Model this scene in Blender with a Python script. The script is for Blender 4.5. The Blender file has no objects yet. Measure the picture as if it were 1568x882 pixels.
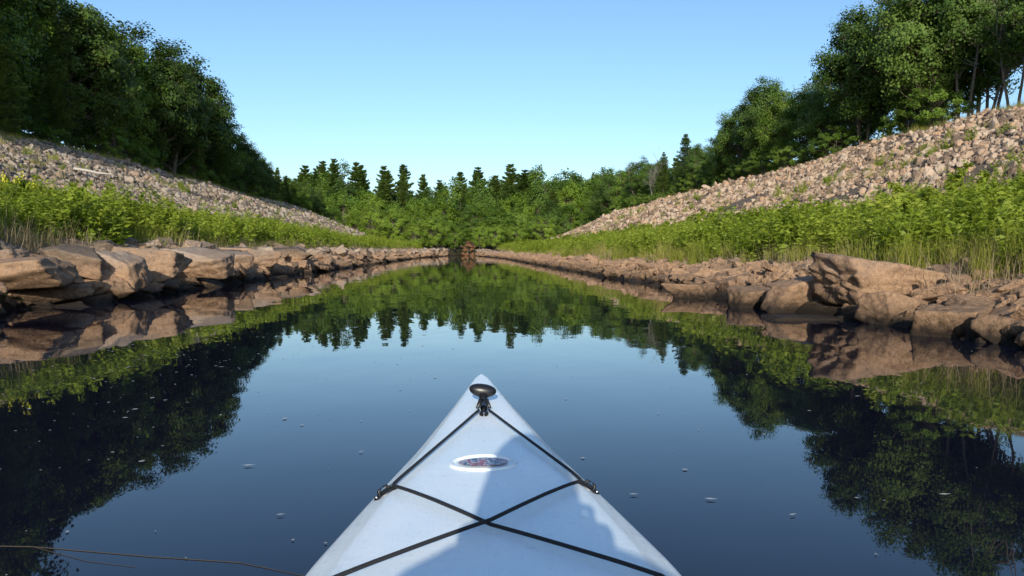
import bpy, math, random
import numpy as np
from mathutils import Vector, noise, Euler

R = np.random.RandomState(7)
random.seed(7)
scene = bpy.context.scene
SH = 0.061   # canal axis leans this much to -x per metre of +y

# ------------------------------------------------------------------ helpers
def link(o):
    scene.collection.objects.link(o); return o

def quad_mesh(name, V, F, MI, mats, smooth=False):
    V = np.asarray(V, dtype=np.float32); F = np.asarray(F, dtype=np.int32)
    me = bpy.data.meshes.new(name)
    me.vertices.add(len(V)); me.vertices.foreach_set('co', V.ravel())
    me.loops.add(F.size); me.loops.foreach_set('vertex_index', F.ravel())
    me.polygons.add(len(F))
    me.polygons.foreach_set('loop_start', np.arange(0, F.size, F.shape[1], dtype=np.int32))
    for m in mats: me.materials.append(m)
    if MI is not None:
        me.polygons.foreach_set('material_index', np.asarray(MI, dtype=np.int32))
    me.polygons.foreach_set('use_smooth', np.full(len(F), smooth, dtype=bool))
    me.update(calc_edges=True)
    me.validate()
    return me

class Acc:
    def __init__(s): s.V=[]; s.F=[]; s.M=[]; s.n=0
    def add(s, V, F, m):
        V=np.asarray(V,dtype=np.float32).reshape(-1,3); F=np.asarray(F,dtype=np.int32)
        s.V.append(V); s.F.append(F+s.n); s.M.append(np.full(len(F), m)); s.n+=len(V)
    def mesh(s, name, mats, smooth=False):
        return quad_mesh(name, np.concatenate(s.V), np.concatenate(s.F), np.concatenate(s.M), mats, smooth)

def tube(acc, pts, rad, m, sides=5):
    pts=np.asarray(pts,dtype=float); n=len(pts); rad=np.broadcast_to(np.asarray(rad,dtype=float),(n,))
    T=np.gradient(pts,axis=0); T/=np.linalg.norm(T,axis=1)[:,None]+1e-9
    ref=np.array([0,0,1.0]) if abs(T[0][2])<.8 else np.array([1.0,0,0])
    A=np.cross(T,ref); A/=np.linalg.norm(A,axis=1)[:,None]+1e-9
    B=np.cross(T,A)
    ang=np.linspace(0,2*np.pi,sides,endpoint=False)
    V=(pts[:,None,:]+rad[:,None,None]*(np.cos(ang)[None,:,None]*A[:,None,:]+np.sin(ang)[None,:,None]*B[:,None,:])).reshape(-1,3)
    F=[]
    for i in range(n-1):
        for j in range(sides):
            k=(j+1)%sides
            F.append((i*sides+j,i*sides+k,(i+1)*sides+k,(i+1)*sides+j))
    acc.add(V,F,m)

def unit(v): return v/(np.linalg.norm(v,axis=-1,keepdims=True)+1e-9)

def leaves(acc, C, D, N, L, W, m):
    """diamond shaped leaf faces. C centre, D long axis, N approx normal"""
    D=unit(D); S=unit(np.cross(N,D)); L=np.reshape(L,(-1,1)); W=np.reshape(W,(-1,1))
    V=np.stack([C-.5*L*D, C+.5*W*S-.08*L*D, C+.5*L*D, C-.5*W*S-.08*L*D],axis=1).reshape(-1,3)
    F=np.arange(len(C)*4).reshape(-1,4)
    acc.add(V,F,m)

# ------------------------------------------------------------------ materials
def new_mat(name):
    m=bpy.data.materials.new(name); m.use_nodes=True
    nt=m.node_tree; nt.nodes.clear()
    out=nt.nodes.new('ShaderNodeOutputMaterial')
    return m,nt,out
def nd(nt,t,**k):
    n=nt.nodes.new(t)
    for a,b in k.items(): setattr(n,a,b)
    return n
def noise_n(nt,vec,scale,detail=4,rough=.55):
    n=nd(nt,'ShaderNodeTexNoise'); n.inputs['Scale'].default_value=scale
    n.inputs['Detail'].default_value=detail; n.inputs['Roughness'].default_value=rough
    if vec is not None: nt.links.new(vec,n.inputs['Vector'])
    return n.outputs['Fac']
def ramp(nt,fac,stops):
    r=nd(nt,'ShaderNodeValToRGB'); e=r.color_ramp.elements
    while len(e)<len(stops): e.new(.5)
    for i,(p,c) in enumerate(stops):
        e[i].position=p; e[i].color=(*c,1)
    nt.links.new(fac,r.inputs['Fac']); return r.outputs['Color']
def mixc(nt,f,a,b,mode='MIX'):
    m=nd(nt,'ShaderNodeMix',data_type='RGBA',blend_type=mode)
    for s,v in ((m.inputs[0],f),(m.inputs[6],a),(m.inputs[7],b)):
        if isinstance(v,(int,float)): s.default_value=v
        elif isinstance(v,tuple): s.default_value=(*v,1)
        else: nt.links.new(v,s)
    return m.outputs[2]
def math_n(nt,op,a,b=None,c=None,clamp=False):
    m=nd(nt,'ShaderNodeMath',operation=op,use_clamp=clamp)
    for i,v in enumerate((a,b,c)):
        if v is None: continue
        if isinstance(v,(int,float)): m.inputs[i].default_value=v
        else: nt.links.new(v,m.inputs[i])
    return m.outputs[0]
def maprange(nt,v,a,b,c=0,d=1):
    m=nd(nt,'ShaderNodeMapRange'); nt.links.new(v,m.inputs[0])
    for i,x in enumerate((a,b,c,d)): m.inputs[i+1].default_value=x
    return m.outputs[0]

def foliage(name, dark, mid, light, trans=.35, nscale=.5, hue_rand=.5):
    m,nt,out=new_mat(name); L=nt.links.new
    geo=nd(nt,'ShaderNodeNewGeometry'); oi=nd(nt,'ShaderNodeObjectInfo')
    n1=noise_n(nt,geo.outputs['Position'],nscale,3)
    n2=noise_n(nt,geo.outputs['Position'],9,2,.7)
    f=math_n(nt,'ADD',math_n(nt,'MULTIPLY',n1,.55),math_n(nt,'MULTIPLY',n2,.45))
    f=math_n(nt,'ADD',f,math_n(nt,'MULTIPLY',math_n(nt,'SUBTRACT',oi.outputs['Random'],.5),hue_rand*.5))
    col=ramp(nt,f,[(.28,dark),(.5,mid),(.72,light)])
    d=nd(nt,'ShaderNodeBsdfPrincipled'); d.inputs['Roughness'].default_value=.55
    d.inputs['Specular IOR Level'].default_value=.25
    L(col,d.inputs['Base Color'])
    t=nd(nt,'ShaderNodeBsdfTranslucent'); L(mixc(nt,1.0,col,(1.2,1.15,.55),'MULTIPLY'),t.inputs['Color'])
    mx=nd(nt,'ShaderNodeMixShader'); mx.inputs[0].default_value=trans
    L(d.outputs[0],mx.inputs[1]); L(t.outputs[0],mx.inputs[2]); L(mx.outputs[0],out.inputs['Surface'])
    return m

def simple(name,col,rough=.6,metal=0,spec=.5,var=.0,scale=20,bump=0):
    m,nt,out=new_mat(name)
    p=nd(nt,'ShaderNodeBsdfPrincipled'); p.inputs['Roughness'].default_value=rough
    p.inputs['Metallic'].default_value=metal; p.inputs['Specular IOR Level'].default_value=spec
    tc=nd(nt,'ShaderNodeTexCoord'); n=noise_n(nt,tc.outputs['Object'],scale,5)
    c=tuple(col)
    nt.links.new(mixc(nt,n,tuple(x*(1-var) for x in c),tuple(min(1,x*(1+var)) for x in c)),p.inputs['Base Color'])
    if bump:
        b=nd(nt,'ShaderNodeBump'); b.inputs['Strength'].default_value=bump; b.inputs['Distance'].default_value=.01
        nt.links.new(n,b.inputs['Height']); nt.links.new(b.outputs[0],p.inputs['Normal'])
    nt.links.new(p.outputs[0],out.inputs['Surface']); return m

M_bark=simple('bark',(.15,.12,.09),.9,var=.5,scale=6,bump=.6)
M_barkgrey=simple('dead_bark',(.22,.21,.17),.9,var=.4,scale=6,bump=.4)
M_leafA=foliage('leaf_maple',(.065,.12,.014),(.125,.21,.026),(.20,.30,.045),.38)
M_leafB=foliage('leaf_oak',(.050,.098,.018),(.098,.17,.030),(.16,.25,.05),.36)
M_leafD=foliage('leaf_shade',(.036,.072,.013),(.070,.122,.020),(.12,.185,.033),.34)
M_needle=foliage('needles',(.040,.080,.018),(.075,.13,.026),(.14,.20,.04),.28)
M_willow=foliage('leaf_willow',(.13,.21,.02),(.20,.30,.035),(.27,.38,.05),.42)
M_weed=foliage('weed_leaf',(.14,.20,.016),(.24,.31,.030),(.35,.40,.055),.42,nscale=.35,hue_rand=.5)
M_grass=foliage('grass_blade',(.21,.24,.035),(.33,.34,.06),(.46,.41,.13),.4,nscale=.4,hue_rand=.6)
M_dry=foliage('dry_stalk',(.22,.16,.09),(.34,.26,.16),(.45,.36,.24),.2,nscale=.8)
M_rusty=foliage('rusty_leaf',(.20,.10,.05),(.34,.18,.09),(.44,.27,.15),.3)
M_flower=simple('yellow_flower',(.55,.5,.03),.6)

# shore rock : muddy coat near the water, greyer above
def rock_mat(name, dry, dry2, mud, shore=True):
    m,nt,out=new_mat(name); L=nt.links.new
    geo=nd(nt,'ShaderNodeNewGeometry'); oi=nd(nt,'ShaderNodeObjectInfo'); pos=geo.outputs['Position']
    n1=noise_n(nt,pos,1.6,6,.6); n2=noise_n(nt,pos,14,6,.7); n3=noise_n(nt,pos,60,3,.7)
    f=math_n(nt,'ADD',math_n(nt,'MULTIPLY',n1,.5),math_n(nt,'MULTIPLY',n2,.5))
    f=math_n(nt,'ADD',f,math_n(nt,'MULTIPLY',math_n(nt,'SUBTRACT',oi.outputs['Random'],.5),.55))
    warm=tuple(x*k for x,k in zip(dry2,(1.12,.93,.78)))
    col=ramp(nt,f,[(.2,tuple(x*.5 for x in dry)),(.4,dry),(.52,warm),(.62,dry2),(.85,tuple(min(1,x*1.25) for x in dry2))])
    hgt=math_n(nt,'ADD',n2,math_n(nt,'MULTIPLY',n3,.45))
    if shore:
        sx=nd(nt,'ShaderNodeSeparateXYZ'); L(pos,sx.inputs[0])
        z=math_n(nt,'ADD',sx.outputs['Z'],math_n(nt,'MULTIPLY',math_n(nt,'SUBTRACT',n1,.5),.5))
        mudc=ramp(nt,n2,[(.3,tuple(x*.5 for x in mud)),(.5,mud),(.72,tuple(x*1.22 for x in mud))])
        col=mixc(nt,maprange(nt,z,.85,.45),col,mudc)
        z2=math_n(nt,'ADD',sx.outputs['Z'],math_n(nt,'MULTIPLY',math_n(nt,'SUBTRACT',n2,.5),.22))
        col=mixc(nt,maprange(nt,z2,.36,.12,0,.7),col,(.085,.054,.032))
        col=mixc(nt,maprange(nt,z2,.15,.05),col,(.028,.02,.014))
        lic=noise_n(nt,pos,5,5,.75)
        col=mixc(nt,math_n(nt,'MULTIPLY',maprange(nt,lic,.56,.66),maprange(nt,z,.6,.9,0,.6)),col,(.16,.155,.14))
    col=mixc(nt,math_n(nt,'MULTIPLY',maprange(nt,n3,.33,.5,.4,0),1.0),col,(.05,.04,.03))
    p=nd(nt,'ShaderNodeBsdfPrincipled'); p.inputs['Roughness'].default_value=.88
    p.inputs['Specular IOR Level'].default_value=.2
    L(col,p.inputs['Base Color'])
    b=nd(nt,'ShaderNodeBump'); b.inputs['Strength'].default_value=.8; b.inputs['Distance'].default_value=.035
    L(hgt,b.inputs['Height']); L(b.outputs[0],p.inputs['Normal'])
    L(p.outputs[0],out.inputs['Surface']); return m
M_shore=rock_mat('shore_rock',(.245,.185,.135),(.345,.265,.20),(.36,.225,.135))
M_ripL=rock_mat('riprap_stone_shaded',(.20,.165,.13),(.34,.285,.23),(.3,.25,.2),False)  # left slope: darker copy of the stone, the slope's shade put into its colour
M_ripR=rock_mat('riprap_stone_tan',(.27,.19,.135),(.44,.335,.245),(.3,.25,.2),False)

# ------------------------------------------------------------------ terrain function
RP_s=[0,3.3,4.1,4.7,5.4,6.6,9,12,24,25.5,28,40,80,400]
RP_z=[-1.3,-.9,-.35,.10,.34,.60,.92,1.65,6.95,7.15,7.5,9.3,12,22]
LP_s=[0,4.6,5.5,6.1,6.9,8,10,12,24,25.5,28,40,80,400]
LP_z=[-1.3,-.9,-.35,.2,.65,.95,1.15,1.7,6.95,7.1,7.4,9.2,12,22]
def sn(x,y,f,ph=0.):
    return (np.sin(x*f+1.7*np.sin(y*f*.7+ph)+ph)+np.sin(y*f*1.13+1.3*np.sin(x*f*.9+2*ph)+2.1*ph))*.5
def sstep(a,b,x):
    t=np.clip((x-a)/(b-a),0,1); return t*t*(3-2*t)
def terr(s,y):
    s=np.asarray(s,float); y=np.asarray(y,float)
    w=1-.47*sstep(85,138,y)-.48*sstep(138,152,y)
    wob=(.28*sn(y,s*0,.55,.4)+.16*sn(y,s*0,1.7,1.1))*sstep(0,3,np.abs(s))*sstep(14,7,np.abs(s))
    se=np.where(np.abs(s)<9*w, s/w, np.sign(s)*(9+(np.abs(s)-9*w)*(12-9)/(12-9*w+1e-6)))
    se=np.where(np.abs(s)>=12, s, se)+wob
    z=np.where(se<0,np.interp(-se,LP_s,LP_z),np.interp(se,RP_s,RP_z))
    f=sstep(120,175,y)
    val=1.0+np.clip(y-150,0,400)*.03+np.abs(s)*.035
    z=np.where(np.abs(se)>6, z*(1-f)+val*f, z*(1-sstep(150,156,y))+val*sstep(150,156,y))
    z+= .10*sn(s,y,.9,.3)*sstep(6,9,np.abs(s)) + .22*sn(s,y,.21,1.3)*sstep(12,30,np.abs(s))
    return z
def W(s,y): return s-SH*y

# ground sheet
sc=np.concatenate([-np.geomspace(600,30,22),np.arange(-29.5,29.6,.33),np.geomspace(30,600,22)])
yc=np.concatenate([np.arange(-80,-10,5),np.arange(-10,55,.45),np.arange(55,110,1.),np.arange(110,190,1.6),np.geomspace(192,1500,26)])
S,Y=np.meshgrid(sc,yc,indexing='ij'); Z=terr(S,Y)
Z+=.05*sn(S,Y,3.1,.9)*sstep(4,6,np.abs(S))
V=np.stack([W(S,Y),Y,Z],-1).reshape(-1,3)
ny=len(yc); i,j=np.meshgrid(np.arange(len(sc)-1),np.arange(ny-1),indexing='ij')
a=(i*ny+j).ravel(); F=np.stack([a,a+ny,a+ny+1,a+1],1)
m,nt,out=new_mat('ground_soil'); L=nt.links.new
geo=nd(nt,'ShaderNodeNewGeometry'); sx=nd(nt,'ShaderNodeSeparateXYZ'); L(geo.outputs['Position'],sx.inputs[0])
pos=geo.outputs['Position']
s_=math_n(nt,'ABSOLUTE',math_n(nt,'MULTIPLY_ADD',sx.outputs['Y'],SH,sx.outputs['X']))
nA=noise_n(nt,pos,.6,5); nB=noise_n(nt,pos,6,6,.7); nC=noise_n(nt,pos,25,4,.7)
s2=math_n(nt,'ADD',s_,math_n(nt,'MULTIPLY',math_n(nt,'SUBTRACT',nA,.5),3.))
mud=ramp(nt,nB,[(.3,(.05,.036,.024)),(.55,(.15,.105,.07)),(.8,(.28,.20,.135))])  # bank mud, its colour darkened for the shade in gaps between rocks
veg=ramp(nt,nB,[(.3,(.03,.04,.012)),(.6,(.07,.085,.025)),(.8,(.13,.13,.05))])
grav=ramp(nt,nC,[(.3,(.09,.068,.048)),(.5,(.20,.155,.115)),(.7,(.32,.255,.195))])
forest=ramp(nt,nB,[(.3,(.03,.025,.012)),(.6,(.06,.06,.022)),(.8,(.10,.10,.04))])
c=mixc(nt,maprange(nt,s2,5.8,7),mud,veg)
c=mixc(nt,maprange(nt,s2,11.8,12.8),c,grav)
c=mixc(nt,maprange(nt,s2,24.2,25.4),c,mixc(nt,.5,veg,(.17,.15,.06)))
c=mixc(nt,maprange(nt,s2,26,28),c,forest)
c=mixc(nt,maprange(nt,sx.outputs['Y'],130,150),c,forest)
c=mixc(nt,maprange(nt,sx.outputs['Z'],.2,.04),c,(.03,.022,.015))
p=nd(nt,'ShaderNodeBsdfPrincipled'); p.inputs['Roughness'].default_value=.95; p.inputs['Specular IOR Level'].default_value=.15
L(c,p.inputs['Base Color'])
b=nd(nt,'ShaderNodeBump'); b.inputs['Strength'].default_value=1; b.inputs['Distance'].default_value=.08
L(math_n(nt,'ADD',nB,nC),b.inputs['Height']); L(b.outputs[0],p.inputs['Normal']); L(p.outputs[0],out.inputs['Surface'])
link(bpy.data.objects.new('ground',quad_mesh('ground',V,F,None,[m],True)))

# ------------------------------------------------------------------ water
m,nt,out=new_mat('canal_water'); L=nt.links.new
geo=nd(nt,'ShaderNodeNewGeometry'); pos=geo.outputs['Position']
mp=nd(nt,'ShaderNodeMapping'); L(pos,mp.inputs[0]); mp.inputs['Scale'].default_value=(1,.55,1)
w1=noise_n(nt,mp.outputs[0],1.1,2,.4); w2=noise_n(nt,mp.outputs[0],7,2,.5)
patch=maprange(nt,noise_n(nt,pos,.12,2),.45,.65,.25,1)
h=math_n(nt,'ADD',math_n(nt,'MULTIPLY',w1,.010),math_n(nt,'MULTIPLY',math_n(nt,'MULTIPLY',w2,patch),.0016))
b=nd(nt,'ShaderNodeBump'); b.inputs['Strength'].default_value=.5; b.inputs['Distance'].default_value=1
L(h,b.inputs['Height'])
p=nd(nt,'ShaderNodeBsdfPrincipled')
murk=noise_n(nt,pos,.8,4,.6)
L(mixc(nt,murk,(.004,.006,.018),(.009,.009,.014)),p.inputs['Base Color'])
p.inputs['Roughness'].default_value=.012; p.inputs['IOR'].default_value=1.335
L(b.outputs[0],p.inputs['Normal']); L(p.outputs[0],out.inputs['Surface'])
V=[];F=[]
ys=[-80,-20,0,20,60,100,158]
for y in ys: V+= [(W(-9.5,y),y,0),(W(9.5,y),y,0)]
F=[(2*i,2*i+1,2*i+3,2*i+2) for i in range(len(ys)-1)]
link(bpy.data.objects.new('water',quad_mesh('water',V,F,None,[m])))

# ------------------------------------------------------------------ rocks
import bmesh
def ico(sub):
    bm=bmesh.new(); bmesh.ops.create_icosphere(bm,subdivisions=sub,radius=1)
    V=np.array([v.co[:] for v in bm.verts]); F=np.array([[v.index for v in f.verts] for f in bm.faces]); bm.free()
    return V,F
ICO={k:ico(k) for k in (2,3,5)}
def rock_mesh(name,sub,rng,mat,sx=1,sy=1,sz=1,rough=.04,soft=26,smooth=True,extra=5):
    D,F=ICO[sub]
    P=[];d=[]
    for ax in range(3):
        for sg in (-1,1):
            n=np.zeros(3); n[ax]=sg; n+=rng.normal(0,.20,3); P.append(n/np.linalg.norm(n)); d.append(rng.uniform(.58,.85))
    for k in range(extra):
        n=rng.normal(0,1,3); P.append(n/np.linalg.norm(n)); d.append(rng.uniform(.68,.95))
    P=np.array(P); d=np.array(d)
    q=np.clip(D@P.T,1e-3,None)/d      # 1/r for each plane
    r=1/((q**soft).sum(1)**(1/soft))
    off=Vector(rng.uniform(-50,50,3))
    if rough and sub>=5:
        nz=.25*np.array([noise.noise(Vector(v)*1.6+off) for v in D])+.6*np.array([noise.fractal(Vector(v)*3.2+off,.85,2.1,5) for v in D])
    elif rough: nz=np.array([noise.fractal(Vector(v)*1.8+off,.9,2.1,5) for v in D])
    else: nz=0
    V=D*(r*(1+rough*nz))[:,None]*np.array([sx,sy,sz])
    return quad_mesh(name,V,F,None,[mat],smooth)

def gn_scatter(name,meshes,P,Rt,Sc,idx):
    coll=bpy.data.collections.new(name+'_source')
    for k,me in enumerate(meshes):
        coll.objects.link(bpy.data.objects.new(f'{name}_part_{k:02d}',me))
    me=bpy.data.meshes.new(name); P=np.asarray(P,dtype=np.float32); n=len(P)
    me.vertices.add(n); me.vertices.foreach_set('co',P.ravel())
    for nm,ty,dat,key in (('rot','FLOAT_VECTOR',Rt,'vector'),('scl','FLOAT_VECTOR',Sc,'vector'),('idx','INT',idx,'value')):
        at=me.attributes.new(nm,ty,'POINT'); at.data.foreach_set(key,np.asarray(dat,dtype=np.int32 if ty=='INT' else np.float32).ravel())
    o=link(bpy.data.objects.new(name,me))
    ng=bpy.data.node_groups.new(name+'_scatter','GeometryNodeTree')
    ng.interface.new_socket('Geometry',in_out='INPUT',socket_type='NodeSocketGeometry')
    ng.interface.new_socket('Geometry',in_out='OUTPUT',socket_type='NodeSocketGeometry')
    gi=ng.nodes.new('NodeGroupInput'); go=ng.nodes.new('NodeGroupOutput')
    ci=ng.nodes.new('GeometryNodeCollectionInfo'); ci.inputs['Collection'].default_value=coll
    ci.inputs['Separate Children'].default_value=True; ci.inputs['Reset Children'].default_value=True
    ip=ng.nodes.new('GeometryNodeInstanceOnPoints'); ip.inputs['Pick Instance'].default_value=True
    def na(nm,ty):
        a=ng.nodes.new('GeometryNodeInputNamedAttribute'); a.data_type=ty; a.inputs['Name'].default_value=nm
        return [o_ for o_ in a.outputs if o_.enabled and o_.name=='Attribute'][0]
    e=ng.nodes.new('FunctionNodeEulerToRotation')
    Lk=ng.links.new
    Lk(gi.outputs[0],ip.inputs['Points']); Lk(ci.outputs[0],ip.inputs['Instance'])
    Lk(na('idx','INT'),ip.inputs['Instance Index']); Lk(na('rot','FLOAT_VECTOR'),e.inputs[0]); Lk(e.outputs[0],ip.inputs['Rotation'])
    Lk(na('scl','FLOAT_VECTOR'),ip.inputs['Scale']); Lk(ip.outputs[0],go.inputs[0])
    md=o.modifiers.new('scatter','NODES'); md.node_group=ng
    return o

# rip-rap stone slopes
rng=np.random.RandomState(3)
for side,nm in ((-1,'riprap_stones'),(1,'riprap_stones')):
    rip=[rock_mesh(f'rip{k}',2,rng,M_ripL if side<0 else M_ripR,1,rng.uniform(.6,.95),rng.uniform(.4,.75),0,40,False,5) for k in range(8)]
    n=40000
    y=np.concatenate([rng.uniform(14,60,int(n*.70)),rng.uniform(60,165,n-int(n*.70))]); s=rng.uniform(11.4,24.9,n)*side
    sz=np.clip(rng.lognormal(-2.3,.5,n),.045,.36)*np.where(y>60,1.5,1.0)
    keep=(sn(s,y,.45,2.2)+.5*sn(s,y,1.3,.2)+rng.uniform(-.6,.6,n))<(.52 if side<0 else .5)
    s,y,sz=s[keep],y[keep],sz[keep]; n=len(s)
    z=terr(s,y)+sz*.08
    P=np.stack([W(s,y),y,z],1)
    gn_scatter(nm,rip,P,rng.uniform(0,6.28,(n,3)),np.repeat(sz[:,None],3,1),rng.randint(0,8,n))

# shore rocks
shore=[rock_mesh(f'sh{k}',5,rng,M_shore,1,rng.uniform(.6,1),rng.uniform(.34,.6),.10,80,True,6) for k in range(10)]
for side in (-1,1):
    P=[];Ro=[];Sc=[]
    s0=6.1 if side<0 else 4.75
    mul=1.10 if side<0 else .80
    for y in np.arange(-6,150,.225):
        w=1-.47*float(sstep(85,138,y))
        for row,(off,zz,sz0) in enumerate(((-.1,.02,.30),(.25,.1,.34),(.65,.27,.36),(1.05,.52,.33),(1.5,.75,.27),(1.9,.8,.2))):
            if rng.rand()<(.66 if y<60 else .3):
                yy=y+rng.uniform(-.3,.3); ss=side*(s0*w+off+rng.uniform(-.22,.22))
                cap=1.5 if side<0 and y>9 else (1.1 if y>13 else .85)
                sz=sz0*mul*min(cap,rng.lognormal(-.12,.42))*(1.15 if y>60 else 1)
                z=float(terr(ss,yy))
                z=max(z,-.1)+sz*.03
                P.append((W(ss,yy),yy,z)); Sc.append((sz*rng.uniform(1,1.7),sz*rng.uniform(.8,1.2),sz*rng.uniform(.6,1.0)))
                Ro.append((rng.normal(0,.23),rng.normal(0,.23),rng.uniform(0,6.28)))
    gn_scatter('shore_rocks',shore,P,Ro,Sc,rng.randint(0,10,len(P)))
    # small rubble
    n=7500; y=rng.uniform(2,110,n); ss=side*(s0+rng.uniform(-.3,2.2,n)); sz=rng.uniform(.035,.14,n)
    P=np.stack([W(ss,y),y,terr(ss,y)+.02],1)
    gn_scatter('shore_rubble',[rock_mesh(f'rub{side}{k}',3,rng,M_shore,1,.8,.6,.08,50,False,4) for k in range(4)],P,rng.uniform(0,6.28,(n,3)),np.repeat(sz[:,None],3,1),rng.randint(0,4,n))

# hero boulders: (x,y,z,sx,sy,sz,rotz,tilt)
heroes=[(4.85,9.7,.40,1.2,.62,.30,.06,.07),(4.25,8.8,.10,.46,.36,.28,.5,.1),(5.2,8.3,.15,.55,.45,.26,1.,-.12),(3.45,9.3,-.03,.62,.30,.10,.1,.03),
        (6.0,9.2,.42,.75,.5,.24,-.2,.1),(4.15,7.55,.03,.38,.32,.30,.9,.1),(3.45,11.4,.10,.40,.38,.24,.3,.1),(3.15,13.6,.10,.42,.34,.18,-.4,.05),
        (4.5,6.9,.0,.42,.34,.22,.6,.1),(3.75,10.6,.18,.4,.36,.26,.3,.1),(4.4,6.0,.0,.45,.36,.2,.2,.1),
        (-7.2,11.2,.46,1.0,.7,.32,.2,-.12),(-6.7,13.2,.45,.7,.5,.42,.1,.1),(-6.9,14.9,.5,.8,.6,.36,.4,-.1),(-6.9,17.5,.5,.8,.6,.36,.1,.1),
        (-7.0,12.6,.66,.45,.4,.26,.4,.2),(-7.6,20.4,.5,1.,.6,.40,.5,.1),(-8.2,24.5,.5,1.2,.7,.42,.2,.0),(-8.6,29,.55,1.4,.8,.42,.1,.0),(-7.9,10.6,.78,.45,.4,.26,.3,.1)]
for k,h in enumerate(heroes):
    o=link(bpy.data.objects.new('boulder',rock_mesh('boulder',5,rng,M_shore,1,1,1,.11,80,True,5)))
    o.location=h[:3]; o.scale=h[3:6]; o.rotation_euler=(h[7],h[7]*.6,h[6])

# ------------------------------------------------------------------ bank plants
def weed_clump(seed,nst=9,h=.8,spread=.32,leafL=.11,mat=0,leafW=.32,nl=26,flower=False,up=.5):
    r=np.random.RandomState(seed); A=Acc()
    for k in range(nst):
        b=np.array([*r.normal(0,spread*.6,2),-.05]); hh=h*r.uniform(.55,1.1); lean=r.normal(0,.16,2)*hh
        t=np.linspace(0,1,5)[:,None]; pts=b+np.concatenate([t*lean[0]*t,t*lean[1]*t,t*(hh+.05)],1)
        tube(A,pts,np.linspace(.006,.002,5),1,3)
        n=nl; tt=r.uniform(.12,1,n)[:,None]; base=b+np.concatenate([tt*tt*lean[0],tt*tt*lean[1],tt*(hh+.05)],1)
        az=r.uniform(0,6.28,n); el=r.uniform(-.6,.9,n)*up*1.6
        D=np.stack([np.cos(az)*np.cos(el),np.sin(az)*np.cos(el),np.sin(el)],1)
        Lf=leafL*r.uniform(.6,1.25,n)*(1.15-.5*tt[:,0])
        N=np.array([0,0,.55])+r.normal(0,.75,(n,3))
        leaves(A,base+D*Lf[:,None]*.55,D,N,Lf,Lf*leafW,0)
        if flower:
            n=14; c=pts[-1]+r.normal(0,.035,(n,3)); leaves(A,c,r.normal(0,1,(n,3)),r.normal(0,1,(n,3)),np.full(n,.03),np.full(n,.03),2)
    return A
def grass_tuft(seed,nb=60,h=.6,spread=.12,w=.012):
    r=np.random.RandomState(seed); A=Acc(); 
    base=np.concatenate([r.normal(0,spread,(nb,2)),np.full((nb,1),-.04)],1)
    az=r.uniform(0,6.28,nb); out_=r.uniform(.1,.8,nb); hh=h*r.uniform(.4,1.1,nb)
    side=np.stack([-np.sin(az),np.cos(az),np.zeros(nb)],1)
    rows=[]
    for k,t in enumerate((0,.35,.7,1)):
        c=base+np.stack([np.cos(az)*out_*hh*t*t,np.sin(az)*out_*hh*t*t,hh*t*(1-.3*t*out_)],1)
        ww=w*(1-t*.92)
        rows.append((c-side*ww,c+side*ww))
    V=np.concatenate([x for rr in rows for x in rr]); F=[]
    ar=np.arange(nb)
    for k in range(3):
        a=ar+2*k*nb; F.append(np.stack([a,a+nb,a+3*nb,a+2*nb],1))
    A.add(V,np.concatenate(F),0); return A
wm=[M_weed,M_weed,M_flower]
weeds=[weed_clump(10+k,10,.90,.32,.14,leafW=.45,nl=34).mesh(f'weed{k}',wm) for k in range(4)]
weeds+=[weed_clump(20+k,8,1.05,.3,.17,leafW=.32,nl=40,up=.35).mesh(f'weedt{k}',wm) for k in range(3)]
weeds+=[weed_clump(30,12,.65,.38,.13,leafW=.6,nl=34).mesh('weedb',wm)]
flow=[weed_clump(40,8,.95,.25,.09,nl=22,flower=True).mesh('weedf',wm)]
grasses=[grass_tuft(50+k,90,.6,.16,.008).mesh(f'gr{k}',[M_grass]) for k in range(4)]
drys=[grass_tuft(60+k,26,.7,.16,.005).mesh(f'dr{k}',[M_dry]) for k in range(3)]
def band(name,meshes,n,s0,s1,y0,y1,side,sc0,sc1,thr=None,f=.6,ph=0,ypow=1.,big=0,edge=True):
    y=y0+(y1-y0)*rng.uniform(0,1,n)**ypow; s=side*rng.uniform(s0,s1,n)
    if thr is not None:
        k=(sn(s,y,f,ph)+rng.uniform(-.4,.4,n))>thr; s,y=s[k],y[k]
    n=len(s); sz=rng.uniform(sc0,sc1,n)*(1+big*sn(s,y,.9,1.9))
    if edge: sz=sz*(.62+.38*sstep(13.3,10.5,np.abs(s)))
    ang=rng.uniform(0,6.28,n)
    gn_scatter(name,meshes,np.stack([W(s,y),y,terr(s,y)-.01],1),np.stack([rng.normal(0,.1,n),rng.normal(0,.1,n),ang],1),
               np.stack([sz,sz,sz*rng.uniform(.8,1.2,n)],1),rng.randint(0,len(meshes),n))
for side,a,b_,q in ((-1,7.8,12.2,.93),(1,6.2,12.0,.80)):
    band('bank_weeds',weeds,7200,a+.2,b_,3,150,side,.65*q,1.25*q,-.45,.7,1.,1.7,.28)
    band('bank_grass',grasses,4600,a-.2,b_+.8,3,150,side,.6*q,1.15*q,-.15,.6,2.3,1.6)
    band('dry_stalks',drys,2400,a-.7,b_+.3,3,120,side,.6,1.3*q,.0,.8,.3,1.5)
    band('slope_grass',grasses+drys,1500 if side<0 else 2400,12.2,24.5,14,150,side,.4,.85,.38,.35,3.1,1.3,edge=False)
    band('slope_weeds',weeds,300 if side<0 else 600,12.2,21,14,150,side,.4,.7,.35,.3,.7,1.3,edge=False)
band('crest_grass',grasses+drys,3400,24.1,27.5,12,150,-1,.5,1.0,None,.6,0,1.3,edge=False)
band('crest_grass',grasses+drys,2400,24.6,27.5,12,150,1,.6,1.1,-.1,.6,0,1.3,edge=False)
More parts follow.
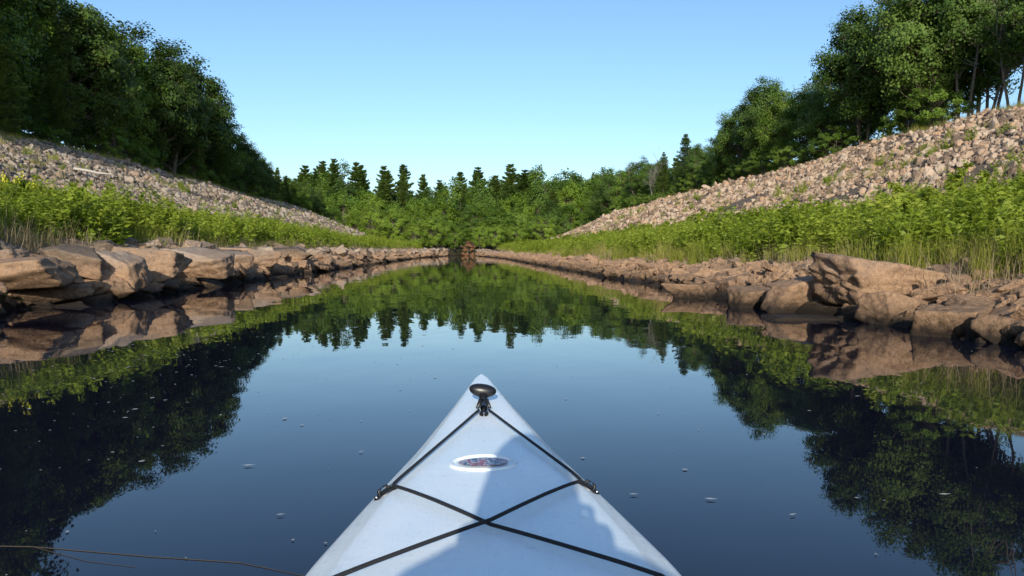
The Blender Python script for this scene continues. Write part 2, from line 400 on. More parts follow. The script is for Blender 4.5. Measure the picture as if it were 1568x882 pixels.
band('mustard_plants',flow,12,8.8,10.5,13.5,17,-1,1.0,1.4)
band('dry_brush',drys,160,7.4,8.8,10,14.5,-1,.6,.9,edge=False)
# a few sedge tufts right at the rocks
band('sedge_tufts',[grass_tuft(90,150,.8,.13,.008).mesh('sedge',[M_grass])],60,5.6,6.6,8,50,1,.5,.95,ypow=1.4)

# ------------------------------------------------------------------ trees
def deciduous(seed,H=10,cr=3.4,cb=2.2,ncl=70,npl=230,leaf=.17,trunks=1,flat=.75,leafmat=None,barkmat=None,twigs=True,taper=.45,lw=.75):
    r=np.random.RandomState(seed); A=Acc()
    tr=[]
    for k in range(trunks):
        b=np.array([*r.normal(0,.35*(trunks>1)*min(1,H/6),2),-.3]); lean=r.normal(0,.05+.05*(trunks>1),2)*H
        t=np.linspace(0,1,8)[:,None]
        wob=np.cumsum(r.normal(0,.06,(8,2)),0)*H/10
        pts=b+np.concatenate([t*lean[0]+wob[:,:1],t*lean[1]+wob[:,1:],t*(H*.9+.3)],1)
        tube(A,pts,np.linspace(.014*H/(trunks**.4),.002*H,8),1,7); tr.append(pts)
    cz=(cb+H)/2; sh=(H-cb)/2
    for k in range(ncl):
        d=r.normal(0,1,3); d/=np.linalg.norm(d)
        rad=r.uniform(.25,1)**.45*r.uniform(.80,1.10)
        c=np.array([d[0]*cr*rad,d[1]*cr*rad,cz+d[2]*sh*rad])
        f=(c[2]-cb)/(H-cb); c[:2]*=1.12-taper*max(0,f)**1.5
        pts=tr[r.randint(trunks)]
        tz=np.clip(c[2]-r.uniform(.1,.35)*H*(.4+.6*f),cb*.5,H*.85)
        kk=np.interp(tz,pts[:,2],np.arange(8)); st=np.array([np.interp(kk,np.arange(8),pts[:,i]) for i in range(3)])
        mid=(st+c)/2+np.array([0,0,-.06*H*r.rand()])+r.normal(0,.015*H,3)
        t=np.linspace(0,1,5)[:,None]; br=(1-t)**2*st+2*t*(1-t)*mid+t*t*c
        tube(A,br,np.linspace(.004*H,.0008*H,5),1,4)
        cR=r.uniform(.09,.17)*H*.62
        n=int(npl*r.uniform(.6,1.3)*(cR/(.13*H*.62))**2)
        g=unit(r.normal(0,1,(n,3)))*(r.uniform(0,1,(n,1))**.5)*cR*r.uniform(.7,1.22,(n,1))
        g[:,2]*=flat
        C=c+g
        outw=unit(g+.35*(c-np.array([0,0,cz])))
        N=unit(outw+np.array([0,0,.3])+r.normal(0,.42,(n,3)))
        D=np.cross(N,r.normal(0,1,(n,3)))
        Lf=leaf*r.uniform(.6,1.4,n)
        leaves(A,C,D,N,Lf,Lf*lw,0)
        if twigs:
            for q in range(3):
                e=c+unit(r.normal(0,1,3))*cR*1.1
                tube(A,np.array([c,(c+e)/2+r.normal(0,.05,3),e]),[.012,.008,.004],1,3)
    return A.mesh(f'tree{seed}',[leafmat,barkmat])
def conifer(seed,H=12,rr=2.6,leaf=.26,start=.12,gap=.55,droop=.0,mat=None,dens=1.,irr=.35,top=.75):
    r=np.random.RandomState(seed); A=Acc()
    t=np.linspace(0,1,8)[:,None]; pts=np.concatenate([r.normal(0,.03,(8,1)),r.normal(0,.03,(8,1)),t*(H+.3)-.3],1)
    tube(A,pts,np.linspace(.014*H,.015,8),1,6)
    z=start*H
    while z<H*.985:
        f=z/H; nb=r.randint(4,7); ph=r.uniform(0,6.28)
        for k in range(nb):
            az=ph+k*6.28/nb+r.normal(0,.25); ln=rr*((1-f)**top)*r.uniform(1-irr,1+irr*.6)*min(1,.55+f*2)+.15
            up=r.uniform(-.05,.3)-droop+.5*f
            d=np.array([math.cos(az),math.sin(az),up*.6]); st=np.array([0,0,z])
            end=st+d*ln; mid=(st+end)/2+np.array([0,0,-.08*ln])
            tt=np.linspace(0,1,4)[:,None]; br=(1-tt)**2*st+2*tt*(1-tt)*mid+tt*tt*end
            tube(A,br,np.linspace(.015+.007*ln,.006,4),1,3)
            n=int(55*ln*dens)+12; q=r.uniform(.18,1.03,n)[:,None]
            C=(1-q)**2*st+2*q*(1-q)*mid+q*q*end
            wd=(.10+.26*ln*np.sin(np.clip(q*1.05,0,1)*np.pi*.85))
            sd=np.array([-math.sin(az),math.cos(az),0]); lat=r.uniform(-1,1,(n,1))
            C=C+sd*lat*wd+np.array([0,0,1])*r.normal(0,.05+.03*ln,(n,1))
            D=unit(d+sd*lat*1.1+np.array([0,0,.35])+r.normal(0,.3,(n,3)))
            Lf=leaf*r.uniform(.6,1.3,n)
            leaves(A,C,D,r.normal(0,.6,(n,3))+np.array([0,0,1.]),Lf,Lf*.38,0)
        z+=gap*r.uniform(.6,1.4)*(1-.45*f)
    return A.mesh(f'con{seed}',[mat,M_bark])

mapleL=[deciduous(100+k,10,3.3,.8,90,210,.19,1,.75,M_leafD,M_bark) for k in range(3)]
mapleM=[deciduous(110+k,10,3.1,1.2,85,210,.17,1,.75,M_leafA,M_bark) for k in range(2)]
oakR=[deciduous(120+k,10,3.0,1.8,105,250,.16,3,.7,M_leafB,M_bark,taper=.35) for k in range(3)]
slim=[deciduous(130+k,10,2.3,3.2,50,210,.15,2,.6,M_leafB,M_bark) for k in range(2)]
pineL=[conifer(140+k,12,3.0,.24,.08,.5,.1,M_needle,1.6) for k in range(2)]
bush=[deciduous(150+k,4,2.3,.1,60,150,.13,3,.8,M_leafA,M_bark) for k in range(2)]
willow=[deciduous(160+k,5,2.6,.2,80,170,.13,3,.8,M_willow,M_bark) for k in range(2)]
sap=[deciduous(180+k,1.3,.6,.05,26,60,.10,4,.9,M_weed,M_weed,twigs=False,lw=.5) for k in range(3)]
for side,a in ((-1,8.6),(1,7.4)):
    band('bank_shrubs',sap,130,a,11.6,9,110,side,.6,1.0,None,ypow=1.5,edge=False)

def put(name,me,s,y,H,H0,rot=None,wid=1.,dz=0):
    o=link(bpy.data.objects.new(name,me)); k=H/H0
    o.location=(W(s,y),y,float(terr(s,y))+dz); o.scale=(k*wid,k*wid,k)
    o.rotation_euler=(0,0,rng.uniform(0,6.28) if rot is None else rot); return o
# left side woods
def ztopL(y): return float(np.interp(y,[0,50,80,92,103,116,130,150],[19,21,20.5,17.4,15.6,13.8,13,12]))
y=20.
while y<150:
    s=-rng.uniform(27.0,29.0); g=float(terr(s,y)); H=(ztopL(y)-g)*rng.uniform(.84,1.05)
    if rng.rand()<.25: put('pine_tree',pineL[rng.randint(2)],s,y,H*1.05,12)
    else: put('maple_tree',(mapleL+mapleM[:1])[rng.randint(4)],s,y,H,10,wid=rng.uniform(.85,1.05))
    if rng.rand()<.8:
        put('shrub',bush[rng.randint(2)],-rng.uniform(26.0,27.4),y+rng.uniform(-2,2),rng.uniform(1.8,3.2),4)
    y+=rng.uniform(3.2,4.6)
y=10.
while y<150:
    s=-rng.uniform(34,38); g=float(terr(s,y)); H=(ztopL(y)*1.2-g)*rng.uniform(.8,1.05)
    if rng.rand()<.4: put('pine_tree',pineL[rng.randint(2)],s,y,H*1.05,12)
    else: put('maple_tree',mapleL[rng.randint(3)],s,y,H,10)
    y+=rng.uniform(4.5,6.5)
put('hemlock_tree',pineL[1],-25.8,43.5,8.0,12)
# right side
for (u_y,s,H,kind,wd) in [(46.5,26.8,10.2,'oak',1.0),(49.5,28,9.8,'oak',1.),(52.5,26.6,10.3,'oak',1.),(55.5,27.8,9.2,'oak',.95),(45,29.5,10.8,'oak',1.),
        (43.8,27.4,9.8,'slim',.9),(48,31,9.9,'oak',1.),(54,30,9.5,'oak',1.),(39.6,27.5,6.6,'slim',1.15),(38.4,29,7.2,'oak',.9),(37,27.2,7.5,'slim',1.),(35.5,29,8,'oak',1.),
        (33,28,8,'oak',1.),(59,26.8,6.2,'oak',1.0),(63,27,6.4,'map',1.05),(66.5,26.6,7.0,'map',1.),(69.5,26.6,8.7,'oak',.95),(73,27.5,8.9,'oak',.95),
        (77,26.8,8.0,'oak',1.0),(81,27.2,6.6,'oak',1.1),(85,28,5.5,'map',1.1),(91,27,5.2,'oak',1.1),(96,28.5,6,'oak',1.1),(102,30,6.5,'map',1.1),(111,27.5,6.4,'oak',1.1),
        (118,28,7,'map',1.1),(125,28,8,'oak',1.1),(133,27,8,'map',1.1),(141,26,9,'oak',1.1),(149,26,10,'map',1.1),(65,33,7,'oak',1.),(75,34,9,'oak',1.),(58,34,7,'oak',1.)]:
    src,nm,H0={'oak':(oakR,'oak_tree',10),'slim':(slim,'birch_tree',10),'map':(mapleM,'maple_tree',10)}[kind]
    put(nm,src[rng.randint(len(src))],s,u_y,H,H0,wid=wd)
for y in np.arange(43,150,3.2):
    put('shrub',bush[rng.randint(2)],rng.uniform(25.2,27),y+rng.uniform(-1.5,1.5),rng.uniform(1.2,2.8),4,wid=1.2)
put('pine_tree',pineL[0],28,100,8.0,12)
put('pine_tree',pineL[1],27,107,7.,12)
# bare tree
def bare(seed,H=10):
    r=np.random.RandomState(seed); A=Acc()
    def grow(p,d,l,rad,lev):
        n=4; pts=[p]; 
        for k in range(n):
            d=unit(d+r.normal(0,.12,3)+np.array([0,0,.04])); pts.append(pts[-1]+d*l/n)
        tube(A,pts,np.linspace(rad,rad*.6,n+1),0,4)
        if lev==0: return
        for k in range(5):
            q=pts[r.randint(1,n+1)]; dd=unit(d+r.normal(0,.55,3)+np.array([0,0,.1])); grow(q,dd,l*r.uniform(.5,.75),rad*.5,lev-1)
    grow(np.array([0,0,-.2]),np.array([0,0,1.]),H*.45,.010*H,4)
    return A.mesh('bare',[M_barkgrey])
bm_=bare(5); put('dead_tree',bm_,25.6,108,7.2,10)

# willow bushes near canal end and rusty bush
for s,y,H,w in ((-5.2,138,6.4,1.),(-12.5,148,7.6,1.1),(-8.8,146,5,1.1),(6,146,5,1.),(10,150,5,1.2),(-17,150,7,1.1),(15,150,5.5,1.2),(3.4,151,4.2,1.)):
    put('willow_bush',willow[rng.randint(2)],s,y,H,5,wid=w)
rust=deciduous(170,3,1.1,.1,26,120,.11,2,.8,M_rusty,M_bark); put('dead_bush',rust,.9,144,4.2,3)

# distant forest
fd=[deciduous(200+k,14,4.8,.6,80,130,.36,1,.8,M_leafA,M_bark,twigs=False,taper=.35) for k in range(3)]+[deciduous(210+k,14,4.4,.6,80,130,.36,1,.8,M_leafB,M_bark,twigs=False) for k in range(2)]+[deciduous(215,14,5.,.6,80,130,.36,1,.8,M_willow,M_bark,twigs=False,taper=.3)]
fc=[conifer(220+k,18,3.6,.55,.2,.85,.0,M_needle,1.3,.55,.65) for k in range(4)]
P=[];Ro=[];Sc=[];Ix=[]
tops=[(-200,200),(300,245),(440,258),(490,250),(560,256),(620,272),(680,270),(730,262),(800,256),(870,248),(940,245),(1000,247),(1060,232),(1300,225),(1800,215)]
for row,(yy,fr,pc) in enumerate(((158,.46,.0),(165,.58,.0),(174,.68,.03),(184,.77,.06),(196,.86,.14),(208,.92,.30),(222,.96,.42))):
    x=-150.
    while x<150:
        y=yy+rng.uniform(-5,5); u=784+x/y*1207; vt=np.interp(u,*zip(*tops))
        s=x+SH*y; g=float(terr(s,y)); zt=.8+(387-vt)/1207*y
        H=(zt*fr-g*.6)*rng.uniform(.82,1.05)
        if abs(s)<60 or row>2:
            con=rng.rand()<pc
            P.append((x,y,g-.2)); Ro.append((rng.normal(0,.03),rng.normal(0,.03),rng.uniform(0,6.28)))
            if con: k=H*rng.uniform(1.0,1.20)/18; Ix.append(6+rng.randint(4)); Sc.append((k*rng.uniform(.9,1.3),)*2+(k,))
            else: k=H*.97/14; Ix.append(rng.randint(6) if rng.rand()<.8 else 5*(row<3)); Sc.append((k*rng.uniform(.8,1.25),)*2+(k,))
        x+=rng.uniform(4.0,7.0)
gn_scatter('distant_forest',fd+fc,P,Ro,Sc,Ix)

# fallen log on left slope
A=Acc(); tube(A,[(0,0,0),(.5,.05,.03),(1.1,0,.02),(1.7,.12,.1)],[.07,.065,.055,.03],0,8); tube(A,[(.8,.02,.03),(1.0,.2,.2)],[.03,.01],0,5)
o=link(bpy.data.objects.new('fallen_log',A.mesh('log',[simple('weathered_wood',(.42,.38,.33),.8,var=.2)],True))); o.location=(W(-18.2,37),37,float(terr(-18.2,37))+.3); o.rotation_euler=(0,.2,.1)

# ------------------------------------------------------------------ floating debris
A=Acc(); r=np.random.RandomState(2)
M_foam=simple('foam_fleck',(.42,.40,.36),.5); M_fleaf=simple('floating_leaf',(.50,.48,.42),.45,var=.3)
n=1500
y=1.3+r.uniform(0,1,n)**1.5*24; s=r.uniform(-5.8,4.4,n)
cl=r.rand(n)<.55; y[cl]=r.normal(5.4,2.2,cl.sum()); s[cl]=r.normal(-2.6,1.0,cl.sum())
k=(y>1.2); y,s=y[k],s[k]; n=len(y)
x=W(s,y); inside=(np.abs(x-.03+.05*y)<.42)&(y<3.0); x,y=x[~inside],y[~inside]; n=len(x)
C=np.stack([x,y,np.full(n,.004)],1); az=r.uniform(0,6.28,n); D=np.stack([np.cos(az),np.sin(az),np.zeros(n)],1)
Lf=np.clip(r.lognormal(-4.5,.6,n),.004,.035); leaves(A,C,D,np.tile([0,0,1.],(n,1)),Lf,Lf*.7,0)
big=[(-.98,2.9,.05,.1),(.64,2.5,.045,-.2),(1.42,2.55,.045,.1),(.40,2.55,.035,0),(-.70,2.35,.03,.2),(.85,2.35,.03,.4),(1.9,4.3,.04,.3),(-.60,3.1,.03,.8),(-2.,5.4,.05,.2),(1.1,3.4,.03,1.)]
C=np.array([(b[0],b[1],.006) for b in big]); D=np.array([(math.cos(b[3]),math.sin(b[3]),0) for b in big]); Lf=np.array([b[2] for b in big])
leaves(A,C,D,np.tile([0,0,1.],(len(big),1)),Lf,Lf*.3,1)
link(bpy.data.objects.new('floating_debris',A.mesh('debris',[M_foam,M_fleaf])))
A=Acc(); tube(A,[(-1.75,2.12,.001),(-1.3,2.1,.001),(-.95,2.03,.001),(-.7,1.99,.001),(-.45,1.88,.001)],[.0012,.0012,.001,.001,.0006],0,5)
tube(A,[(-1.3,2.1,.001),(-1.1,2.0,.001),(-.95,1.96,.001)],[.0009,.0007,.0005],0,4)
link(bpy.data.objects.new('floating_reed_stem',A.mesh('reed',[simple('reed',(.05,.04,.025),.6)])))

# ------------------------------------------------------------------ kayak
kayak=link(bpy.data.objects.new('kayak',None)); kayak.location=(.03,0,0); kayak.rotation_euler=(0,0,math.radians(2.86))
def child(o): o.parent=kayak; link(o); return o
m,nt,out=new_mat('kayak_plastic'); L=nt.links.new
tc=nd(nt,'ShaderNodeTexCoord'); n1=noise_n(nt,tc.outputs['Object'],3,5,.6); n2=noise_n(nt,tc.outputs['Object'],70,4,.7)
mp=nd(nt,'ShaderNodeMapping'); mp.inputs['Scale'].default_value=(60,4,60); mp.inputs['Rotation'].default_value=(0,0,.5); L(tc.outputs['Object'],mp.inputs[0])
n3=noise_n(nt,mp.outputs[0],2.5,4,.6)
mp2=nd(nt,'ShaderNodeMapping'); mp2.inputs['Scale'].default_value=(6,90,30); mp2.inputs['Rotation'].default_value=(0,0,-.35); L(tc.outputs['Object'],mp2.inputs[0])
n4=noise_n(nt,mp2.outputs[0],1.6,3,.6)
c=mixc(nt,maprange(nt,n1,.35,.65),(.76,.87,.90),(.88,.93,.93)); c=mixc(nt,maprange(nt,n2,.58,.72,0,.45),c,(.54,.60,.60)); c=mixc(nt,maprange(nt,n3,.62,.70,0,.6),c,(.94,.96,.96))
c=mixc(nt,maprange(nt,n4,.68,.74,0,.5),c,(.60,.68,.71))
p=nd(nt,'ShaderNodeBsdfPrincipled'); L(c,p.inputs['Base Color']); L(maprange(nt,n3,.3,.7,.26,.46),p.inputs['Roughness'])
b=nd(nt,'ShaderNodeBump'); b.inputs['Strength'].default_value=.2; b.inputs['Distance'].default_value=.004
L(math_n(nt,'ADD',math_n(nt,'ADD',n2,n3),math_n(nt,'MULTIPLY',n1,2.)),b.inputs['Height']); L(b.outputs[0],p.inputs['Normal']); L(p.outputs[0],out.inputs['Surface'])
M_kay=m
M_black=simple('black_rubber',(.012,.012,.013),.35,var=.2); M_cord=simple('bungee_cord',(.012,.012,.014),.7,var=.5,scale=400,bump=.5)
M_steel=simple('steel_screw',(.5,.5,.5),.3,1)
HT=[-1.62,-1.55,-1.35,-1,-.5,0,.5,.9,1.24,1.55,2.29,2.60,2.68,2.72,2.74]
HWd=[.004,.05,.14,.245,.315,.34,.345,.335,.304,.248,.103,.046,.031,.018,.003]
def hw(t): return np.interp(t,HT,HWd)
tf=np.linspace(-1.62,2.74,400); hs=hw(tf); ker=np.hanning(19); ker/=ker.sum()
hsm=np.convolve(np.pad(hs,9,mode='edge'),ker,'valid'); bl=sstep(2.4,2.6,tf)+sstep(-1.3,-1.5,tf); hsm=hsm*(1-bl)+hs*bl
def hwf(t): return np.interp(t,tf,hsm)
def zc(t): return np.interp(t,[-1.62,-.8,.3,1.2,2.0,2.5,2.74],[.30,.27,.34,.333,.348,.365,.372])
PQ=[0,.2,.4,.6,.76,.80,.86,.92,.96,.99,1.0]
PZ=[0,-.001,-.003,-.007,-.012,-.017,-.027,-.032,-.040,-.055,-.075]
def deck_z(w,t):
    h=max(float(hwf(t)),1e-3); q=min(abs(w)/h,1); return float(zc(t)+np.interp(q,PQ,PZ)*min(1,(h/.18)**.6))
HQ=[1.0,1.012,1.0,.97,.86,.55,0]; HZ=[-.078,-.085,-.10,-.20,-.34,-.43,-.45]
ts=np.concatenate([np.linspace(-1.62,2.5,150),np.linspace(2.515,2.74,22)])
qs=list(-np.array(PQ[::-1]))+PQ[1:]
V=[];F=[]
nq=len(qs)
for t in ts:
    h=float(hwf(t)); k=min(1,(h/.18)**.6)
    for q in qs: V.append((q*h,t,zc(t)+np.interp(abs(q),PQ,PZ)*k))
def in_ck(t,w): return ((t+.12)/.60)**2+(w/.235)**2<1
for i in range(len(ts)-1):
    for j in range(nq-1):
        tm=(ts[i]+ts[i+1])/2; wm=(qs[j]+qs[j+1])/2*float(hwf(tm))
        if not in_ck(tm,wm): a=i*nq+j; F.append((a,a+1,a+1+nq,a+nq))
o=child(bpy.data.objects.new('deck',quad_mesh('deck',V,F,None,[M_kay],True)))
V=[];F=[]; hq=[-q for q in HQ]+HQ[::-1][1:]; hz=HZ+HZ[::-1][1:]; nh=len(hq)
for t in ts:
    h=float(hwf(t)); k=min(1,(h/.18)**.6); kz=float(np.interp(t,[-1.62,-1.2,2.0,2.74],[.25,1,1,.25]))
    for q,z in zip(hq,hz): V.append((q*h,t,zc(t)-.075*k+(z+.075)*(k if z>-.12 else kz)))
for i in range(len(ts)-1):
    for j in range(nh-1): a=i*nh+j; F.append((a,a+nh,a+nh+1,a+1))
child(bpy.data.objects.new('hull',quad_mesh('hull',V,F,None,[M_kay],True)))
# cockpit coaming + seat
A=Acc(); an=np.linspace(0,2*np.pi,49); pts=[(.238*math.cos(a),-.12+.605*math.sin(a),deck_z(.238*math.cos(a),-.12+.605*math.sin(a))+.012) for a in an]
tube(A,pts,.018,0,8); child(bpy.data.objects.new('cockpit_coaming',A.mesh('coaming',[M_black],True)))
A=Acc()
def box(A,c,d,m=0):
    c=np.array(c);d=np.array(d)/2
    V=[c+d*np.array(s) for s in ((-1,-1,-1),(1,-1,-1),(1,1,-1),(-1,1,-1),(-1,-1,1),(1,-1,1),(1,1,1),(-1,1,1))]
    A.add(V,[(0,3,2,1),(4,5,6,7),(0,1,5,4),(1,2,6,5),(2,3,7,6),(3,0,4,7)],m)
box(A,(0,-.42,.06),(.36,.36,.06)); box(A,(0,-.64,.24),(.34,.05,.3))
o=child(bpy.data.objects.new('seat',A.mesh('seat',[M_black]))); bv=o.modifiers.new('b','BEVEL'); bv.width=.02; bv.segments=3
# bungee
def cord(name,pl,rad=.0042,lift=.006):
    pts=[]
    for (a,b) in zip(pl[:-1],pl[1:]):
        for f in np.linspace(0,1,14)[:-1]:
            w=a[0]+(b[0]-a[0])*f; t=a[1]+(b[1]-a[1])*f; pts.append((w,t,deck_z(w,t)+lift+(a[2]+(b[2]-a[2])*f)))
    w,t,l=pl[-1]; pts.append((w,t,deck_z(w,t)+lift+l))
    A=Acc(); tube(A,pts,rad,0,8); child(bpy.data.objects.new(name,A.mesh(name,[M_cord],True)))
cord('bungee_bow_left',[(-.014,2.15,.006),(-.19,1.565,.003)],.0034)
cord('bungee_bow_right',[(.014,2.15,.006),(.19,1.585,.003)],.0034)
cord('bungee_cross_a',[(-.188,1.55,.004),(0,1.302,.002),(.285,1.075,.004)],.0036)
cord('bungee_cross_b',[(.188,1.565,.004),(0,1.306,.009),(-.285,1.075,.004)],.0036)
# pad eyes
def padeye(name,w,t,rot):
    A=Acc(); V=[];n=20
    for lv,(z,sc_) in enumerate(((-.004,1),(.0035,1),(.006,.86))):
        for k in range(n):
            a=2*np.pi*k/n; V.append((.026*sc_*math.cos(a),.013*sc_*math.sin(a),z))
    V.append((0,0,.0065)); F=[]
    for lv in range(2):
        for k in range(n): k2=(k+1)%n; F.append((lv*n+k,lv*n+k2,(lv+1)*n+k2,(lv+1)*n+k))
    for k in range(0,n,2): F.append((2*n+k,2*n+(k+1)%n,2*n+(k+2)%n,3*n))
    A.add(V,F,0)
    tube(A,[(-.012,0,.003),(-.009,0,.013),(0,0,.017),(.009,0,.013),(.012,0,.003)],.0034,0,8)
    for sx_ in (-.019,.019): tube(A,[(sx_,0,.004),(sx_,0,.0085),(sx_,0,.0086)],[.0038,.0035,.0002],1,10)
    o=child(bpy.data.objects.new(name,A.mesh(name,[M_black,M_steel],True)))
    o.location=(w,t,deck_z(w,t)+.001); sl=-math.atan2(deck_z(w+.01,t)-deck_z(w-.01,t),.02); o.rotation_euler=(0,sl,rot)
padeye('pad_eye_1',-.203,1.555,.35); padeye('pad_eye_2',.203,1.575,-.35); padeye('pad_eye_3',-.29,1.07,.35); padeye('pad_eye_4',.29,1.07,-.35)
padeye('bow_fitting',0,2.15,1.57)
# carry toggle : moulded rounded grip hanging over the bow on a webbing strap
bm=bmesh.new(); bmesh.ops.create_uvsphere(bm,u_segments=28,v_segments=16,radius=1)
for v in bm.verts:
    x,y_,z=v.co
    fl=1+.12*abs(x)**2
    v.co=(.040*x*(1-.10*max(z,0)),.021*y_*fl,(.022*z if z>0 else .015*z)+.006*(abs(x)**2.2))
me=bpy.data.meshes.new('toggle'); bm.to_mesh(me); bm.free(); me.materials.append(M_black)
for p_ in me.polygons: p_.use_smooth=True
o=child(bpy.data.objects.new('carry_toggle',me)); o.location=(-.002,2.28,deck_z(0,2.28)+.036); o.rotation_euler=(.6,0.14,0)
A=Acc()
tube(A,[(0,2.275,deck_z(0,2.28)+.028),(0,2.25,deck_z(0,2.25)+.020),(0,2.21,deck_z(0,2.21)+.015),(0,2.16,deck_z(0,2.16)+.013)],[.014,.011,.013,.010],0,8)
tube(A,[(-.018,2.205,deck_z(0,2.2)+.004),(-.010,2.205,deck_z(0,2.2)+.028),(.010,2.205,deck_z(0,2.2)+.028),(.018,2.205,deck_z(0,2.2)+.004)],.005,0,6)
child(bpy.data.objects.new('toggle_strap',A.mesh('strap',[M_black],True)))
# oval badge
def oval(name,a_,b_,t0,w0,lift,mat,ring=None,r_=.003):
    A=Acc(); n=40
    if ring:
        tube(A,[(w0+a_*math.cos(k),t0+b_*math.sin(k),deck_z(w0+a_*math.cos(k),t0+b_*math.sin(k))+lift) for k in np.linspace(0,2*np.pi,n+1)],r_,0,8)
    else:
        V=[];F=[]
        for rr in np.linspace(0.001,1,5):
            for k in range(n):
                an_=2*np.pi*k/n; w=w0+a_*rr*math.cos(an_); t=t0+b_*rr*math.sin(an_); V.append((w,t,deck_z(w,t)+lift))
        for i in range(4):
            for k in range(n): k2=(k+1)%n; F.append((i*n+k,i*n+k2,(i+1)*n+k2,(i+1)*n+k))
        A.add(V,F,0)
    child(bpy.data.objects.new(name,A.mesh(name,[mat],True)))
oval('badge_rim',.070,.054,1.69,-.008,.0005,M_kay,True,.0045)
m,nt,out=new_mat('badge_print'); L=nt.links.new
tc=nd(nt,'ShaderNodeTexCoord'); mp=nd(nt,'ShaderNodeMapping'); mp.inputs['Scale'].default_value=(1,.55,1); L(tc.outputs['Object'],mp.inputs[0])
n1=noise_n(nt,mp.outputs[0],60,3,.6); c=ramp(nt,n1,[(.42,(.05,.06,.12)),(.49,(.45,.50,.58)),(.54,(.32,.05,.06)),(.64,(.10,.03,.05))])
p=nd(nt,'ShaderNodeBsdfPrincipled'); p.inputs['Roughness'].default_value=.35; L(c,p.inputs['Base Color']); L(p.outputs[0],out.inputs['Surface'])
oval('badge_plate',.054,.032,1.69,-.008,.003,m)

# ------------------------------------------------------------------ kayaker (behind the camera, throws the shadow on the deck)
kp=link(bpy.data.objects.new('kayaker',None)); kp.location=(.03,0,0)
M_skin=simple('skin',(.52,.33,.24),.5,var=.08); M_shirt=simple('shirt',(.10,.16,.25),.9,var=.2,scale=8,bump=.2); M_short=simple('shorts',(.06,.06,.07),.9); M_hair=simple('hair',(.06,.035,.02),.7,var=.4,scale=60)
def skin(name,verts,edges,rads,mat,sub=2,root=0):
    me=bpy.data.meshes.new(name); me.from_pydata(verts,edges,[]); me.materials.append(mat)
    o=bpy.data.objects.new(name,me); o.parent=kp; link(o)
    sk=o.modifiers.new('skin','SKIN'); sk.use_smooth_shade=True
    for i,r_ in enumerate(rads):
        d=me.skin_vertices[0].data[i]; d.radius=(r_,r_) if not isinstance(r_,tuple) else r_; d.use_root=(i==root)
    ss=o.modifiers.new('sub','SUBSURF'); ss.levels=sub; ss.render_levels=sub
    return o
hx=-.045
skin('torso',[(0,-.44,.22),(0,-.46,.36),(-.01,-.46,.52),(-.02,-.45,.68),(-.03,-.43,.82),(hx,-.41,.90),
      (-.20,-.44,.80),(-.30,-.32,.60),(-.27,-.17,.61),(.14,-.43,.79),(.27,-.32,.62),(.23,-.16,.62)],
     [(0,1),(1,2),(2,3),(3,4),(4,5),(4,6),(6,7),(7,8),(4,9),(9,10),(10,11)],
     [(.17,.13),(.16,.12),(.17,.13),(.18,.13),(.12,.10),.07,.085,.06,.048,.085,.06,.048],M_shirt)
skin('forearm_1',[(-.30,-.30,.60),(-.20,-.13,.69),(-.125,-.075,.755)],[(0,1),(1,2)],[.045,.036,.025],M_skin)
skin('forearm_2',[(.27,-.29,.61),(.16,-.13,.69),(.075,-.075,.755)],[(0,1),(1,2)],[.045,.036,.025],M_skin)
skin('legs',[(0,-.40,.17),(-.12,-.20,.18),(-.16,.15,.24),(-.12,.55,.10),(-.1,.72,.10),(-.1,.76,.2),(.12,-.20,.18),(.16,.15,.24),(.12,.55,.10),(.1,.72,.10),(.1,.76,.2)],
     [(0,1),(1,2),(2,3),(3,4),(4,5),(0,6),(6,7),(7,8),(8,9),(9,10)],[.12,.085,.06,.045,.035,.03,.085,.06,.045,.035,.03],M_short)
# head
D,Fi=ICO[5]; V=D.copy()*np.array([.076,.095,.118])
x_,y_,z_=D[:,0],D[:,1],D[:,2]
V[:,0]*=1-.22*np.clip(-z_,0,1); V[:,1]+=np.where(y_>0,.022*np.exp(-((x_/.16)**2+((z_+.12)/.2)**2)),0)      # nose
V[:,1]-=np.where(y_>0,.010*(np.exp(-(((x_-.38)/.18)**2+((z_-.08)/.12)**2))+np.exp(-(((x_+.38)/.18)**2+((z_-.08)/.12)**2))),0)
V[:,1]+=np.where(y_>0,.006*np.exp(-((x_/.3)**2+((z_+.45)/.08)**2)),0)
HZ0=1.01
ho=bpy.data.objects.new('head',quad_mesh('head',V,Fi,None,[M_skin],True)); ho.parent=kp; ho.location=(hx,-.37,HZ0); link(ho)
Vh=D*np.array([.088,.106,.130])*(1+.03*np.array([noise.noise(Vector(d)*9) for d in D]))[:,None]
lowm=np.clip(-D[:,2],0,1); Vh[:,2]-=lowm*.07; Vh[:,0]*=1+.5*lowm
keep=[f for f in Fi if all((D[v][2]>.42) or (D[v][1]<.15 and D[v][2]>-.97) for v in f)]
hh_=bpy.data.objects.new('hair',quad_mesh('hair',Vh,np.array(keep),None,[M_hair],True)); hh_.parent=kp; hh_.location=(hx,-.378,HZ0+.005); link(hh_)
M_eye=simple('eye_white',(.7,.7,.7),.2)
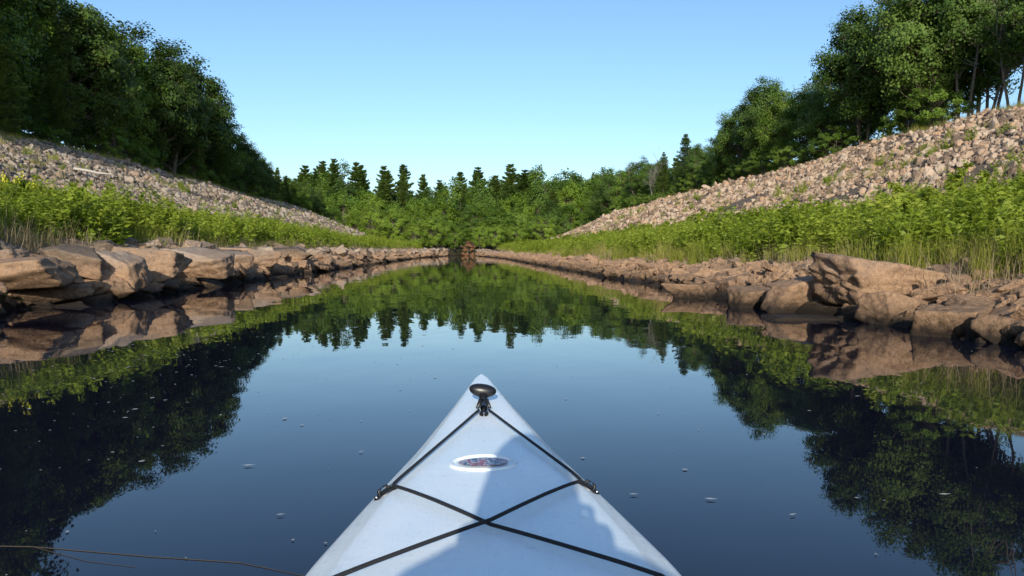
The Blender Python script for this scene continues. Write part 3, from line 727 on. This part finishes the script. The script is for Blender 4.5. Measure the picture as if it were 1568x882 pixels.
for sgn in (-1,1):
    bm=bmesh.new(); bmesh.ops.create_uvsphere(bm,u_segments=12,v_segments=8,radius=1)
    for v in bm.verts: v.co=(v.co.x*.010,v.co.y*.018,v.co.z*.030)
    me=bpy.data.meshes.new('ear'); bm.to_mesh(me); bm.free(); me.materials.append(M_skin)
    o=bpy.data.objects.new('ear',me); o.parent=kp; o.location=(hx+sgn*.077,-.375,HZ0-.01); link(o)
    bm=bmesh.new(); bmesh.ops.create_uvsphere(bm,u_segments=12,v_segments=8,radius=.012); me=bpy.data.meshes.new('eye'); bm.to_mesh(me); bm.free(); me.materials.append(M_eye)
    o=bpy.data.objects.new('eye',me); o.parent=kp; o.location=(hx+sgn*.030,-.292,HZ0+.009); link(o)
# hands with fingers around the phone
for sgn,wx in ((-1,-.125),(1,.075)):
    skin('palm',[(wx,-.075,.755),(wx,-.062,.785),(wx-sgn*.004,-.055,.815)],[(0,1),(1,2)],[.024,(.034,.016),(.036,.014)],M_skin)
    for k in range(4):
        z0=.785+.020*k-.02; ln=(.8,.95,1,.9)[k]
        skin(f'finger_{k}',[(wx,-.05,z0),(wx,-.028*ln,z0+.004),(wx-sgn*.02,-.018,z0+.004),(wx-sgn*.038*ln,-.020,z0)],[(0,1),(1,2),(2,3)],[.010,.009,.0085,.0075],M_skin,1)
    skin('thumb',[(wx,-.07,.775),(wx-sgn*.02,-.062,.795),(wx-sgn*.042,-.048,.80)],[(0,1),(1,2)],[.012,.010,.009],M_skin,1)
A=Acc(); box(A,(0,0,0),(.145,.008,.075)); ph=bpy.data.objects.new('phone',A.mesh('phone',[M_black])); ph.location=(-.025,-.034,.80); ph.parent=kp; link(ph)
bv=ph.modifiers.new('b','BEVEL'); bv.width=.003; bv.segments=3

# ------------------------------------------------------------------ light, sky, camera
EL=math.radians(19); AZ=math.radians(1.5)
d=Vector((math.sin(AZ)*math.cos(EL),math.cos(AZ)*math.cos(EL),-math.sin(EL)))
sl=bpy.data.lights.new('sun','SUN'); sl.energy=5.0; sl.angle=math.radians(.5); sl.color=(1,.93,.80)
so=link(bpy.data.objects.new('sun',sl)); so.rotation_euler=d.to_track_quat('-Z','Y').to_euler(); so.location=(0,-20,30)
w=bpy.data.worlds.new('World'); scene.world=w; w.use_nodes=True; nt=w.node_tree
bg=nt.nodes['Background']; sk=nt.nodes.new('ShaderNodeTexSky'); sk.sky_type='NISHITA'; sk.sun_disc=False
sk.sun_elevation=EL; sk.sun_rotation=math.pi-AZ; sk.air_density=1.05; sk.dust_density=.8; sk.ozone_density=4.0
hs_=nt.nodes.new('ShaderNodeHueSaturation'); hs_.inputs['Saturation'].default_value=1.02; hs_.inputs['Value'].default_value=1.27
nt.links.new(sk.outputs[0],hs_.inputs['Color']); nt.links.new(hs_.outputs[0],bg.inputs[0]); bg.inputs[1].default_value=.15
cam=bpy.data.cameras.new('camera'); cam.lens=27.7; cam.sensor_width=36; cam.clip_start=.02; cam.clip_end=3000
co=link(bpy.data.objects.new('camera',cam)); co.location=(0,0,.8); co.rotation_euler=(math.radians(90-2.66),0,0)
scene.camera=co
scene.view_settings.view_transform='Standard'; scene.view_settings.look='None'; scene.view_settings.exposure=0
